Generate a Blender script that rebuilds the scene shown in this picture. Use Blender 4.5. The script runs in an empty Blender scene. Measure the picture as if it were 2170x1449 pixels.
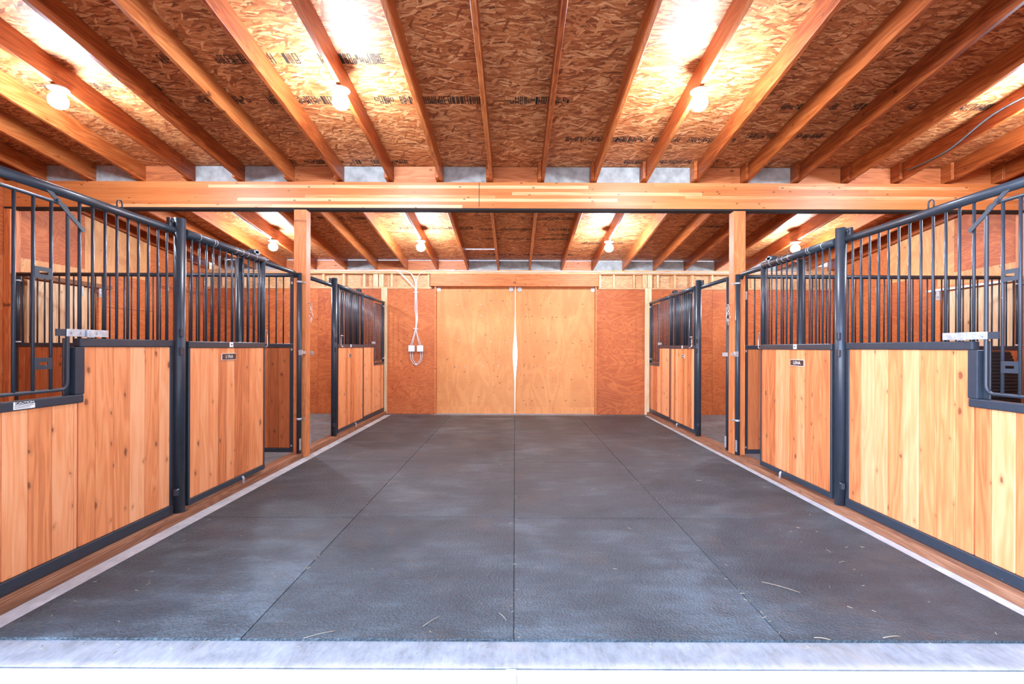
import bpy, bmesh, math, random
from mathutils import Vector, Matrix
random.seed(7)
R = math.radians
S = bpy.context.scene
COL = S.collection
# ------------------------------------------------------------------ camera
cam = bpy.data.objects.new('camera', bpy.data.cameras.new('camera'))
COL.objects.link(cam); S.camera = cam
H = 1.338
cam.matrix_world = Matrix.Translation((0, 0, H)) @ Matrix.Rotation(R(90), 4, 'X') @ Matrix.Rotation(R(0.2), 4, 'Z')
cam.data.sensor_width = 36; cam.data.lens = 36*1000/2170
cam.data.shift_x = -6/2170; cam.data.shift_y = 11.5/2170
cam.data.clip_start = 0.05; cam.data.clip_end = 200
# ------------------------------------------------------------------ light
S.view_settings.view_transform = 'Standard'; S.view_settings.look = 'None'
S.view_settings.gamma = 1; S.view_settings.exposure = 0.35; S.view_settings.use_curve_mapping = False
W = bpy.data.worlds.new('sky'); S.world = W; W.use_nodes = True
bg = W.node_tree.nodes['Background']; bg.inputs[0].default_value = (0.44, 0.67, 1.0, 1); bg.inputs[1].default_value = 2.0
# the sky is brightest low on the left of the entrance, where the sun stands
_n = W.node_tree.nodes; _l = W.node_tree.links
_tc = _n.new('ShaderNodeTexCoord'); _dp = _n.new('ShaderNodeVectorMath'); _dp.operation = 'DOT_PRODUCT'
_dp.inputs[1].default_value = Vector((-.84, -.50, .22)).normalized(); _l.new(_tc.outputs['Generated'], _dp.inputs[0])
# and pale and bright along the whole horizon
_sz = _n.new('ShaderNodeSeparateXYZ'); _l.new(_tc.outputs['Generated'], _sz.inputs[0])
_hz = _n.new('ShaderNodeMapRange'); _hz.interpolation_type = 'SMOOTHSTEP'
for _i, _v in enumerate((0.0, .22, 1.0, 0.0)): _hz.inputs[_i+1].default_value = _v
_l.new(_sz.outputs[2], _hz.inputs[0])
_cm = _n.new('ShaderNodeMix'); _cm.data_type = 'RGBA'; _l.new(_hz.outputs[0], _cm.inputs[0])
_cm.inputs[6].default_value = (0.49, 0.66, 1.03, 1); _cm.inputs[7].default_value = (0.95, 0.96, 1.0, 1); _l.new(_cm.outputs[2], bg.inputs[0])
_mr = _n.new('ShaderNodeMapRange'); _mr.interpolation_type = 'SMOOTHSTEP'
for _i, _v in enumerate((.2, 1.0, 1.5, 10.5)): _mr.inputs[_i+1].default_value = _v
_l.new(_dp.outputs['Value'], _mr.inputs[0]); _l.new(_mr.outputs[0], bg.inputs[1])
sun = bpy.data.objects.new('sun', bpy.data.lights.new('sun', 'SUN')); COL.objects.link(sun)
sun.data.energy = 4.4; sun.data.angle = R(1.0); sun.data.color = (1, .97, .92)
sun.rotation_euler = Vector((0.10, 0.02, -1)).to_track_quat('-Z', 'Y').to_euler()
LAMP_STRENGTH = 640
LAMP_COL = (0.80, 0.93, 1.12)

# ------------------------------------------------------------------ mesh helpers
class MB:
    def __init__(s): s.bm = bmesh.new()
    def box(s, x0, x1, y0, y1, z0, z1, bev=0.0, M=None):
        x0, x1 = min(x0, x1), max(x0, x1); y0, y1 = min(y0, y1), max(y0, y1); z0, z1 = min(z0, z1), max(z0, z1)
        m = Matrix.Translation(((x0+x1)/2, (y0+y1)/2, (z0+z1)/2)) @ Matrix.Diagonal((x1-x0, y1-y0, z1-z0, 1))
        if M is not None: m = M @ m
        r = bmesh.ops.create_cube(s.bm, size=1, matrix=m)
        if bev > 0:
            es = list({e for v in r['verts'] for e in v.link_edges})
            bmesh.ops.bevel(s.bm, geom=es, offset=bev, segments=1 if bev < .004 else 2, affect='EDGES', profile=.5)
        return s
    def hexa(s, pts):                      # 8 points: bottom ring, top ring
        vs = [s.bm.verts.new(p) for p in pts]
        for f in ((3,2,1,0),(4,5,6,7),(0,1,5,4),(1,2,6,5),(2,3,7,6),(3,0,4,7)): s.bm.faces.new([vs[i] for i in f])
        return s
    def prism(s, outline, axis, a, b):     # outline of 2D points extruded along axis from a to b
        def P(p, t):
            return {'x': (t, p[0], p[1]), 'y': (p[0], t, p[1]), 'z': (p[0], p[1], t)}[axis]
        A = [s.bm.verts.new(P(p, a)) for p in outline]; B = [s.bm.verts.new(P(p, b)) for p in outline]
        s.bm.faces.new(A); s.bm.faces.new(B[::-1]); n = len(outline)
        for i in range(n): s.bm.faces.new((A[i], A[(i+1) % n], B[(i+1) % n], B[i]))
        bmesh.ops.recalc_face_normals(s.bm, faces=s.bm.faces)
        return s
    def tube(s, pts, r, n=12, closed=False, caps=True):
        pts = [Vector(p) for p in pts]; N = len(pts); rings = []
        up = None
        for i, p in enumerate(pts):
            if closed: t = (pts[(i+1) % N]-pts[i-1])
            else: t = pts[min(i+1, N-1)]-pts[max(i-1, 0)]
            t.normalize()
            if up is None:
                up = Vector((0, 0, 1)) if abs(t.z) < .9 else Vector((1, 0, 0))
            a = (up - t*up.dot(t)).normalized(); up = a; b = t.cross(a)
            rr = r[i] if isinstance(r, (list, tuple)) else r
            rings.append([s.bm.verts.new(p + (a*math.cos(2*math.pi*k/n)+b*math.sin(2*math.pi*k/n))*rr) for k in range(n)])
        for i in range(N if closed else N-1):
            A, B = rings[i], rings[(i+1) % N]
            for k in range(n):
                f = s.bm.faces.new((A[k], B[k], B[(k+1) % n], A[(k+1) % n])); f.smooth = True
        if not closed and caps:
            s.bm.faces.new(rings[0]); s.bm.faces.new(rings[-1][::-1])
        bmesh.ops.recalc_face_normals(s.bm, faces=s.bm.faces)
        return s
    def lathe(s, prof, c, n=24):           # profile (radius, z) about a vertical axis at c
        rings = []
        for r, z in prof:
            rings.append([s.bm.verts.new((c[0]+r*math.cos(2*math.pi*k/n), c[1]+r*math.sin(2*math.pi*k/n), c[2]+z)) for k in range(n)])
        for A, B in zip(rings, rings[1:]):
            for k in range(n):
                f = s.bm.faces.new((A[k], A[(k+1) % n], B[(k+1) % n], B[k])); f.smooth = True
        s.bm.faces.new(rings[0][::-1]); s.bm.faces.new(rings[-1])
        bmesh.ops.recalc_face_normals(s.bm, faces=s.bm.faces)
        return s
ORG = {}
def world_org(o): return ORG.get(o.name, Vector((0, 0, 0)))
def build(name, mb, mat, parent=None, origin=None, label=None, cat=None, group=None, kind=None):
    """link the mesh (made in world metres) as one object; its origin is the parent's, or ORIGIN"""
    o_w = Vector(origin) if origin is not None else (world_org(parent) if parent else None)
    if o_w is None:
        c = [v.co for v in mb.bm.verts]
        o_w = Vector(((min(v.x for v in c)+max(v.x for v in c))/2, (min(v.y for v in c)+max(v.y for v in c))/2, min(v.z for v in c)))
    bmesh.ops.translate(mb.bm, verts=mb.bm.verts, vec=-o_w)
    me = bpy.data.meshes.new(name); mb.bm.to_mesh(me); mb.bm.free()
    me.materials.append(mat)
    o = bpy.data.objects.new(name, me); COL.objects.link(o)
    if parent: o.parent = parent; o.location = o_w - world_org(parent)
    else: o.location = o_w
    ORG[o.name] = o_w
    tag(o, label, cat, group, kind)
    return o
def tag(o, label=None, cat=None, group=None, kind=None):
    if label: o['label'] = label
    if cat: o['category'] = cat
    if group: o['group'] = group
    if kind: o['kind'] = kind
    return o
def thing(name, loc, label, cat, group=None, kind=None):
    o = bpy.data.objects.new(name, None); COL.objects.link(o); o.location = loc; o.empty_display_size = .1
    ORG[o.name] = Vector(loc)
    return tag(o, label, cat, group, kind)
def inst(name, mesh, loc, parent):
    o = bpy.data.objects.new(name, mesh); COL.objects.link(o); o.parent = parent; o.location = Vector(loc)-world_org(parent)
    ORG[o.name] = Vector(loc)
    return o

# ------------------------------------------------------------------ materials
def new_mat(name):
    m = bpy.data.materials.new(name); m.use_nodes = True
    nt = m.node_tree; b = nt.nodes['Principled BSDF']
    return m, nt, b
def nd(nt, t, **kw):
    n = nt.nodes.new(t)
    for k, v in kw.items():
        if k.startswith('i_'):
            key = k[2:]; key = int(key) if key.isdigit() else key
            n.inputs[key].default_value = v
        else: setattr(n, k, v)
    return n
def ln(nt, a, b): nt.links.new(a, b)
def mth(nt, op, a, b=None, clamp=False):
    n = nt.nodes.new('ShaderNodeMath'); n.operation = op; n.use_clamp = clamp
    for i, v in enumerate((a, b)):
        if v is None: continue
        if isinstance(v, (int, float)): n.inputs[i].default_value = v
        else: ln(nt, v, n.inputs[i])
    return n.outputs[0]
def vadd(nt, a, b, op='ADD'):
    n = nt.nodes.new('ShaderNodeVectorMath'); n.operation = op
    for i, v in enumerate((a, b)):
        if isinstance(v, tuple): n.inputs[i].default_value = v
        else: ln(nt, v, n.inputs[i])
    return n.outputs[0]
def ramp(nt, fac, stops, interp='LINEAR'):
    n = nt.nodes.new('ShaderNodeValToRGB'); cr = n.color_ramp; cr.interpolation = interp
    while len(cr.elements) < len(stops): cr.elements.new(.5)
    for e, (p, c) in zip(cr.elements, stops):
        e.position = p; e.color = (*c, 1) if len(c) == 3 else c
    ln(nt, fac, n.inputs[0]); return n.outputs[0]
def mixc(nt, fac, a, b, blend='MIX'):
    n = nt.nodes.new('ShaderNodeMix'); n.data_type = 'RGBA'; n.blend_type = blend
    for key, v in ((0, fac), (6, a), (7, b)):
        if isinstance(v, (int, float)): n.inputs[key].default_value = v
        elif isinstance(v, tuple): n.inputs[key].default_value = (*v, 1) if len(v) == 3 else v
        else: ln(nt, v, n.inputs[key])
    return n.outputs[2]
def maprange(nt, v, a, b, c, d, smooth=True):
    n = nt.nodes.new('ShaderNodeMapRange'); n.interpolation_type = 'SMOOTHSTEP' if smooth else 'LINEAR'
    ln(nt, v, n.inputs[0])
    for i, q in enumerate((a, b, c, d)): n.inputs[i+1].default_value = q
    return n.outputs[0]
def mapping(nt, vec, scale=(1, 1, 1), rot=(0, 0, 0), loc=(0, 0, 0)):
    n = nt.nodes.new('ShaderNodeMapping'); ln(nt, vec, n.inputs[0])
    n.inputs['Scale'].default_value = scale; n.inputs['Rotation'].default_value = rot; n.inputs['Location'].default_value = loc
    return n.outputs[0]
def noise(nt, vec, scale, detail=3, dist=0, rough=.5, out='Fac'):
    n = nt.nodes.new('ShaderNodeTexNoise'); ln(nt, vec, n.inputs['Vector'])
    n.inputs['Scale'].default_value = scale; n.inputs['Detail'].default_value = detail
    n.inputs['Distortion'].default_value = dist; n.inputs['Roughness'].default_value = rough
    return n.outputs[0 if out == 'Fac' else 1]
def voro(nt, vec, scale, feature='F1', rnd=1.0):
    n = nt.nodes.new('ShaderNodeTexVoronoi'); n.feature = feature; ln(nt, vec, n.inputs['Vector'])
    n.inputs['Scale'].default_value = scale; n.inputs['Randomness'].default_value = rnd
    return n
def voro2(nt, vec, scale, flat, feature='F1'):
    """flat 2D cells on the plane across axis FLAT"""
    sp = nt.nodes.new('ShaderNodeSeparateXYZ'); ln(nt, vec, sp.inputs[0]); cb = nt.nodes.new('ShaderNodeCombineXYZ')
    for i, k in enumerate([q for q in range(3) if q != 'xyz'.index(flat)]): ln(nt, sp.outputs[k], cb.inputs[i])
    n = voro(nt, cb.outputs[0], scale, feature); n.voronoi_dimensions = '2D'; return n
def bump(nt, b, h, strength, dist=.004):
    n = nt.nodes.new('ShaderNodeBump'); n.inputs['Strength'].default_value = strength; n.inputs['Distance'].default_value = dist
    ln(nt, h, n.inputs['Height']); ln(nt, n.outputs[0], b.inputs['Normal'])

def wood(name, axis, dark, mid, light, knots=.5, var=.5, rough=.55, ring=1.0, island=True, grain=.85, flat=None):
    """softwood whose grain runs along AXIS; every separate board has its own tone and grain"""
    m, nt, b = new_mat(name)
    g = nt.nodes.new('ShaderNodeNewGeometry'); oi = nt.nodes.new('ShaderNodeObjectInfo')
    rnd = mth(nt, 'FRACT', mth(nt, 'ADD', g.outputs['Random Per Island'] if island else oi.outputs['Random'], oi.outputs['Random']))
    cx = nt.nodes.new('ShaderNodeCombineXYZ')
    for i in range(3): ln(nt, mth(nt, 'MULTIPLY', rnd, 17.3+5*i), cx.inputs[i])
    p = vadd(nt, g.outputs['Position'], cx.outputs[0])
    a = 'xyz'.index(axis)
    def sc(along, across=1):
        v = [across]*3; v[a] = along; return tuple(v)
    big = noise(nt, mapping(nt, p, sc(.10)), 9, 2, .5)
    rings = mth(nt, 'SINE', mth(nt, 'MULTIPLY', big, 55*ring))
    fine = noise(nt, mapping(nt, p, sc(.02)), 160, 4, 0, .6)
    med = noise(nt, mapping(nt, p, sc(.08)), 30, 4, .4, .6)
    f = mth(nt, 'ADD', mth(nt, 'MULTIPLY', rings, .10*grain), mth(nt, 'ADD', mth(nt, 'MULTIPLY', med, .55*grain), mth(nt, 'MULTIPLY', fine, .40*grain)))
    f = mth(nt, 'ADD', f, .475*(1-grain))
    f = mth(nt, 'ADD', f, mth(nt, 'MULTIPLY', mth(nt, 'SUBTRACT', rnd, .5), var))
    col = ramp(nt, f, [(.18, dark), (.45, mid), (.75, light)])
    # knots
    kp = mapping(nt, vadd(nt, p, vadd(nt, noise(nt, p, 14, 2, 0, .5, 'Color'), (.03, .03, .03), 'MULTIPLY')), sc(.55))
    v = voro2(nt, kp, 8.5, flat or ('x' if axis != 'x' else 'y'))
    kd = mth(nt, 'ADD', v.outputs['Distance'], mth(nt, 'MULTIPLY', noise(nt, p, 60, 2), .05))
    sepc = nt.nodes.new('ShaderNodeSeparateColor'); ln(nt, v.outputs['Color'], sepc.inputs[0])
    gate = mth(nt, 'LESS_THAN', sepc.outputs[0], knots)
    size = mth(nt, 'MULTIPLY', mth(nt, 'POWER', sepc.outputs[1], 3.0), .10)
    k = maprange(nt, mth(nt, 'SUBTRACT', kd, size), .022, .085, 1, 0)
    halo = maprange(nt, mth(nt, 'SUBTRACT', kd, size), .05, .22, .45, 0)
    col = mixc(nt, mth(nt, 'MULTIPLY', halo, gate), col, tuple(c*.62 for c in mid))
    col = mixc(nt, mth(nt, 'MULTIPLY', k, mth(nt, 'MULTIPLY', gate, .78)), col, (dark[0]*.35, dark[1]*.3, dark[2]*.35))
    ln(nt, col, b.inputs['Base Color']); b.inputs['Roughness'].default_value = rough
    bump(nt, b, fine, .15, .002)
    return m

def plywood(name, dark, mid, light, contrast=1.0, axis='z', rot=0.0, band=70, dots=.35, flat='y'):
    m, nt, b = new_mat(name)
    g = nt.nodes.new('ShaderNodeNewGeometry'); oi = nt.nodes.new('ShaderNodeObjectInfo')
    rnd = mth(nt, 'FRACT', mth(nt, 'ADD', g.outputs['Random Per Island'], oi.outputs['Random']))
    cx = nt.nodes.new('ShaderNodeCombineXYZ')
    for i in range(3): ln(nt, mth(nt, 'MULTIPLY', rnd, 23.0+7*i), cx.inputs[i])
    p = vadd(nt, g.outputs['Position'], cx.outputs[0])
    sc = {'z': (1, 1, .28), 'h': (.35, .35, 1)}[axis]
    warp = noise(nt, mapping(nt, p, sc), 2.6, 3, .8, .55)
    rings = mth(nt, 'SINE', mth(nt, 'MULTIPLY', warp, band))
    rings = mth(nt, 'POWER', mth(nt, 'ADD', mth(nt, 'MULTIPLY', rings, .5), .5), 1.6)
    big = noise(nt, p, 1.4, 3, 0, .6)
    fine = noise(nt, mapping(nt, p, sc), 90, 4, .3, .65)
    f = mth(nt, 'ADD', mth(nt, 'MULTIPLY', rings, .22*contrast), mth(nt, 'ADD', mth(nt, 'MULTIPLY', big, .45), mth(nt, 'MULTIPLY', fine, .25)))
    f = mth(nt, 'ADD', f, mth(nt, 'MULTIPLY', mth(nt, 'SUBTRACT', rnd, .5), .12))
    col = ramp(nt, f, [(.2, dark), (.48, mid), (.72, light)])
    v = voro2(nt, p, 6.5, flat)
    sepc = nt.nodes.new('ShaderNodeSeparateColor'); ln(nt, v.outputs['Color'], sepc.inputs[0])
    k = mth(nt, 'MULTIPLY', maprange(nt, v.outputs['Distance'], .030, .060, .8, 0), mth(nt, 'LESS_THAN', sepc.outputs[0], dots))
    col = mixc(nt, k, col, (dark[0]*.25, dark[1]*.2, dark[2]*.2))
    v2 = voro2(nt, p, 2.9, flat)
    k2 = mth(nt, 'MULTIPLY', maprange(nt, mth(nt, 'ADD', v2.outputs['Distance'], mth(nt, 'MULTIPLY', fine, .03)), .05, .085, .6, 0), mth(nt, 'LESS_THAN', sepc.outputs[1], dots*.7))
    col = mixc(nt, k2, col, (dark[0]*.5, dark[1]*.4, dark[2]*.4))
    ln(nt, col, b.inputs['Base Color']); b.inputs['Roughness'].default_value = .6
    bump(nt, b, fine, .1, .002)
    return m

def osb(name, tint=1.0, sc=1.0, plane='xy', wash=0.0):
    m, nt, b = new_mat(name)
    g = nt.nodes.new('ShaderNodeNewGeometry')
    pos = g.outputs['Position']
    if plane == 'xz': pos = mapping(nt, pos, (1, 1, 1), (R(90), 0, 0))
    w = noise(nt, pos, 7, 3, 0, .6, 'Color')
    p = vadd(nt, pos, vadd(nt, vadd(nt, w, (.5, .5, .5), 'SUBTRACT'), (.05, .05, .05), 'MULTIPLY'))
    flat = mapping(nt, p, (1, 1, 0))
    cols, edges = [], []
    for rot, sx, sy in ((3, 8, 60), (22, 9, 52), (-19, 9, 54), (62, 12, 42)):
        q = mapping(nt, mapping(nt, flat, (1, 1, 1), (0, 0, R(rot))), (sx*sc, sy*sc, 1))
        v = voro2(nt, q, 1.0, 'z'); s_ = nt.nodes.new('ShaderNodeSeparateColor'); ln(nt, v.outputs['Color'], s_.inputs[0])
        e = voro2(nt, q, 1.0, 'z', 'DISTANCE_TO_EDGE')
        cols.append(s_.outputs); edges.append(e.outputs['Distance'])
    f, ed = cols[0][0], edges[0]
    for i, th in ((1, .66), (2, .70), (3, .90)):
        sel = mth(nt, 'GREATER_THAN', cols[i][1], th)
        mx = nt.nodes.new('ShaderNodeMix'); ln(nt, sel, mx.inputs[0]); ln(nt, f, mx.inputs[2]); ln(nt, cols[i][0], mx.inputs[3]); f = mx.outputs[0]
        mx = nt.nodes.new('ShaderNodeMix'); ln(nt, sel, mx.inputs[0]); ln(nt, ed, mx.inputs[2]); ln(nt, edges[i], mx.inputs[3]); ed = mx.outputs[0]
    fine = noise(nt, mapping(nt, pos, (.15, 1, 1)), 140, 3, .3)
    f = mth(nt, 'ADD', mth(nt, 'MULTIPLY', f, .7), mth(nt, 'MULTIPLY', fine, .38))
    t = tint
    col = ramp(nt, f, [(.06, (.11*t, .024*t, .006*t)), (.30, (.36*t, .098*t, .025*t)), (.60, (.56*t, .20*t, .062*t)), (.92, (.80*t, .40*t, .17*t))])
    crack = mth(nt, 'MULTIPLY', maprange(nt, ed, .0, .07, 1, 0), maprange(nt, noise(nt, pos, 26, 3, 0, .6), .42, .58, 0, .95))
    col = mixc(nt, crack, col, (.085*t, .028*t, .009*t))
    sv = voro2(nt, mapping(nt, mapping(nt, flat, (1, 1, 1), (0, 0, R(12))), (7, 30, 1)), 1.0, 'z')
    ss = nt.nodes.new('ShaderNodeSeparateColor'); ln(nt, sv.outputs['Color'], ss.inputs[0])
    sl = mth(nt, 'MULTIPLY', maprange(nt, sv.outputs['Distance'], .16, .24, .8, 0), mth(nt, 'LESS_THAN', ss.outputs[1], .17))
    col = mixc(nt, sl, col, (.10*t, .030*t, .010*t))
    if wash: col = mixc(nt, wash, col, (.86, .62, .34))
    ln(nt, col, b.inputs['Base Color']); b.inputs['Roughness'].default_value = .6
    bump(nt, b, f, .25, .003)
    return m

def plain(name, col, rough=.5, metal=0, var=.15, scale=30, bmp=0.0, col2=None):
    m, nt, b = new_mat(name)
    g = nt.nodes.new('ShaderNodeNewGeometry')
    n = noise(nt, g.outputs['Position'], scale, 4, 0, .6)
    c2 = col2 or tuple(c*(1-var) for c in col)
    c = ramp(nt, n, [(.3, c2), (.65, col)])
    ln(nt, c, b.inputs['Base Color']); b.inputs['Roughness'].default_value = rough; b.inputs['Metallic'].default_value = metal
    if bmp: bump(nt, b, n, bmp, .003)
    return m

def steel_paint(name, col):
    m, nt, b = new_mat(name)
    g = nt.nodes.new('ShaderNodeNewGeometry')
    n = noise(nt, g.outputs['Position'], 22, 4, 0, .6)
    c = ramp(nt, n, [(.3, tuple(x*.8 for x in col)), (.7, col)])
    chips = mth(nt, 'GREATER_THAN', noise(nt, g.outputs['Position'], 75, 2, 0, .5), .78)
    c = mixc(nt, mth(nt, 'MULTIPLY', chips, .7), c, (.45, .45, .43))
    ln(nt, c, b.inputs['Base Color']); b.inputs['Roughness'].default_value = .34
    return m

def mat_rubber(name):
    m, nt, b = new_mat(name)
    g = nt.nodes.new('ShaderNodeNewGeometry'); P = g.outputs['Position']
    oi = nt.nodes.new('ShaderNodeObjectInfo')
    n1 = noise(nt, P, 1.3, 5, .4, .6); n2 = noise(nt, mapping(nt, P, (.5, 1.4, 1)), 5, 5, .3, .65)
    n3 = noise(nt, P, 38, 3, 0, .7)
    f = mth(nt, 'ADD', mth(nt, 'MULTIPLY', n1, .5), mth(nt, 'ADD', mth(nt, 'MULTIPLY', n2, .4), mth(nt, 'MULTIPLY', n3, .16)))
    f = mth(nt, 'ADD', f, mth(nt, 'MULTIPLY', mth(nt, 'SUBTRACT', oi.outputs['Random'], .5), .07))
    col = ramp(nt, f, [(.38, (.024, .033, .037)), (.54, (.046, .062, .068)), (.70, (.105, .138, .150))])
    dust = maprange(nt, noise(nt, P, 1.9, 6, .3, .7), .50, .70, 0, .38)
    col = mixc(nt, dust, col, (.105, .082, .062))
    specks = mth(nt, 'GREATER_THAN', noise(nt, P, 120, 2, 0, .5), .755)
    col = mixc(nt, mth(nt, 'MULTIPLY', specks, .45), col, (.35, .30, .24))
    ln(nt, col, b.inputs['Base Color']); b.inputs['Roughness'].default_value = .5
    v = voro(nt, mapping(nt, vadd(nt, P, vadd(nt, noise(nt, P, 60, 2, 0, .5, 'Color'), (.012, .012, .012), 'MULTIPLY')), (1, 1, 1)), 70)
    bump(nt, b, v.outputs['Distance'], .9, .006)
    return m

def mat_concrete(name, a, c_, stain=(.35, .27, .2)):
    m, nt, b = new_mat(name)
    g = nt.nodes.new('ShaderNodeNewGeometry'); P = g.outputs['Position']
    n = noise(nt, P, 5, 6, .3, .65); n2 = noise(nt, mapping(nt, P, (1, .35, 1), (0, 0, R(20))), 45, 4, 0, .65)
    col = ramp(nt, mth(nt, 'ADD', mth(nt, 'MULTIPLY', n, .6), mth(nt, 'MULTIPLY', n2, .4)), [(.35, a), (.62, c_)])
    st = maprange(nt, noise(nt, P, 2.2, 5, .2, .65), .5, .72, 0, .5)
    col = mixc(nt, st, col, stain)
    sp = mth(nt, 'GREATER_THAN', noise(nt, mapping(nt, P, (1, .3, 1), (0, 0, R(-25))), 60, 2, 0, .5), .74)
    col = mixc(nt, mth(nt, 'MULTIPLY', sp, .45), col, tuple(x*.45 for x in stain))
    ln(nt, col, b.inputs['Base Color']); b.inputs['Roughness'].default_value = .85
    bump(nt, b, n2, .3, .004)
    return m

def mat_glulam(name):
    """laminations 38 mm high, each a row of butted boards of different tone"""
    m, nt, b = new_mat(name)
    g = nt.nodes.new('ShaderNodeNewGeometry'); P = g.outputs['Position']
    sx = nt.nodes.new('ShaderNodeSeparateXYZ'); ln(nt, P, sx.inputs[0])
    row = mth(nt, 'FLOOR', mth(nt, 'DIVIDE', mth(nt, 'SUBTRACT', sx.outputs[2], 3.02), .0395))
    wn = nt.nodes.new('ShaderNodeTexWhiteNoise'); wn.noise_dimensions = '1D'; ln(nt, row, wn.inputs['W'])
    xs = mth(nt, 'DIVIDE', mth(nt, 'ADD', sx.outputs[0], mth(nt, 'MULTIPLY', wn.outputs[0], 9)), 2.3)
    cell = mth(nt, 'FLOOR', xs)
    wn2 = nt.nodes.new('ShaderNodeTexWhiteNoise'); wn2.noise_dimensions = '2D'
    cb = nt.nodes.new('ShaderNodeCombineXYZ'); ln(nt, cell, cb.inputs[0]); ln(nt, row, cb.inputs[1]); ln(nt, cb.outputs[0], wn2.inputs['Vector'])
    off = vadd(nt, P, vadd(nt, wn2.outputs[1], (5, 5, 5), 'MULTIPLY'))
    med = noise(nt, mapping(nt, off, (.06, 1, 1)), 30, 4, .5, .6); fine = noise(nt, mapping(nt, P, (.02, 1, 1)), 150, 4, 0, .6)
    f = mth(nt, 'ADD', mth(nt, 'MULTIPLY', med, .5), mth(nt, 'ADD', mth(nt, 'MULTIPLY', fine, .3), mth(nt, 'MULTIPLY', mth(nt, 'POWER', wn2.outputs[0], 2.2), .55)))
    col = ramp(nt, f, [(.2, (.40, .10, .025)), (.48, (.60, .19, .05)), (.70, (.68, .25, .08)), (.92, (.85, .48, .24))])
    v = voro2(nt, mapping(nt, off, (.5, 1, 1)), 9, 'y'); sp = nt.nodes.new('ShaderNodeSeparateColor'); ln(nt, v.outputs['Color'], sp.inputs[0])
    k = mth(nt, 'MULTIPLY', maprange(nt, v.outputs['Distance'], .05, .10, .8, 0), mth(nt, 'LESS_THAN', sp.outputs[0], .30))
    col = mixc(nt, k, col, (.16, .045, .012))
    line = mth(nt, 'LESS_THAN', mth(nt, 'FRACT', mth(nt, 'DIVIDE', mth(nt, 'SUBTRACT', sx.outputs[2], 3.02), .0395)), .035)
    col = mixc(nt, mth(nt, 'MULTIPLY', line, .4), col, (.35, .12, .03))
    ln(nt, col, b.inputs['Base Color']); b.inputs['Roughness'].default_value = .45
    return m

D1, M1, L1 = (.40, .115, .028), (.66, .25, .072), (.80, .42, .18)
M = {}
M['rafter'] = wood('rafter_wood', 'y', (.18, .030, .006), (.38, .088, .018), (.58, .195, .055), knots=.22, var=.34, rough=.40)
M['block'] = wood('block_wood', 'x', (.32, .085, .024), (.54, .165, .050), (.68, .28, .11), knots=.5, var=.3)
M['greyblock'] = plain('weathered_grey_wood', (.46, .49, .49), .8, 0, .3, 9, .2, (.27, .28, .27))
M['post'] = wood('post_wood', 'z', (.40, .10, .026), (.66, .20, .058), (.80, .33, .12), knots=.3, var=.2)
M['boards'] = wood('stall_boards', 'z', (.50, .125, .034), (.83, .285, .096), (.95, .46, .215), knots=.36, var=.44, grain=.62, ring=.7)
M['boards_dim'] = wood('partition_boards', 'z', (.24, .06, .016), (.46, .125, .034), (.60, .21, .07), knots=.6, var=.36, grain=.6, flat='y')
M['sill'] = wood('sill_wood', 'y', (.12, .042, .018), (.27, .105, .045), (.42, .20, .105), knots=.2, var=.2, rough=.8)
M['header'] = wood('header_wood', 'x', (.44, .11, .025), (.64, .185, .045), (.78, .32, .10), knots=.4, var=.15)
M['stud'] = wood('stud_wood', 'z', (.55, .30, .13), (.76, .48, .25), (.88, .66, .42), knots=.2, var=.3)
M['plate'] = wood('plate_wood', 'x', (.50, .22, .08), (.70, .38, .17), (.84, .55, .31), knots=.2, var=.3)
M['ply_red'] = plywood('red_plywood', (.36, .070, .015), (.56, .145, .035), (.68, .22, .065), .75, 'h', band=95, dots=.5)
M['ply_red_v'] = plywood('red_plywood_upright', (.36, .075, .018), (.58, .16, .042), (.70, .25, .08), .8, 'z', band=90, flat='x')
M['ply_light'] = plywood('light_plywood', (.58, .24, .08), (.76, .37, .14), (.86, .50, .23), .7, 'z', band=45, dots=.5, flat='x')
M['ply_door'] = plywood('door_plywood', (.64, .23, .065), (.80, .34, .11), (.88, .46, .18), .5, 'z', band=34, dots=.35)
M['osb'] = osb('strand_board')
M['osb_wall'] = osb('strand_board_wall', 1.2, 1.0, 'xz', .42)
M['steel'] = steel_paint('blue_grey_steel', (.034, .044, .058))
M['galv'] = plain('galvanised_steel', (.62, .66, .68), .4, .6, .35, 25)
M['chrome'] = plain('bright_steel', (.75, .76, .77), .25, .9, .1)
M['rubber'] = mat_rubber('rubber_mat')
M['concrete'] = mat_concrete('concrete', (.18, .178, .175), (.34, .335, .33))
M['concrete_out'] = mat_concrete('outside_concrete', (.36, .36, .36), (.55, .55, .55), (.6, .56, .5))
M['stallfloor'] = mat_concrete('dusty_stall_floor', (.12, .12, .125), (.26, .25, .24), (.17, .13, .09))
M['glulam'] = mat_glulam('glulam_wood')
M['white'] = plain('white_plastic', (.80, .80, .78), .4, 0, .06)
M['cable'] = plain('white_cable', (.72, .72, .70), .5, 0, .1)
M['cablegrey'] = plain('grey_cable', (.16, .17, .18), .5, 0, .1)
M['brown'] = plain('brown_nameplate', (.065, .030, .022), .4, 0, .1)
M['ink'] = plain('black_ink', (.018, .012, .010), .7, 0, .1)
M['letter'] = plain('white_lettering', (.85, .85, .83), .5, 0, .02)
M['black'] = plain('black_plastic', (.008, .008, .009), .8, 0, .2)
M['straw'] = plain('straw', (.42, .34, .22), .7, 0, .25)
M['roof'] = plain('roofing_sheet', (.35, .36, .37), .4, .5, .1)
M['shade'] = plain('lampholder_porcelain', (.55, .55, .54), .4, 0, .1)
m, nt, b = new_mat('lit_bulb')
b.inputs['Base Color'].default_value = (1, 1, 1, 1)
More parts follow.
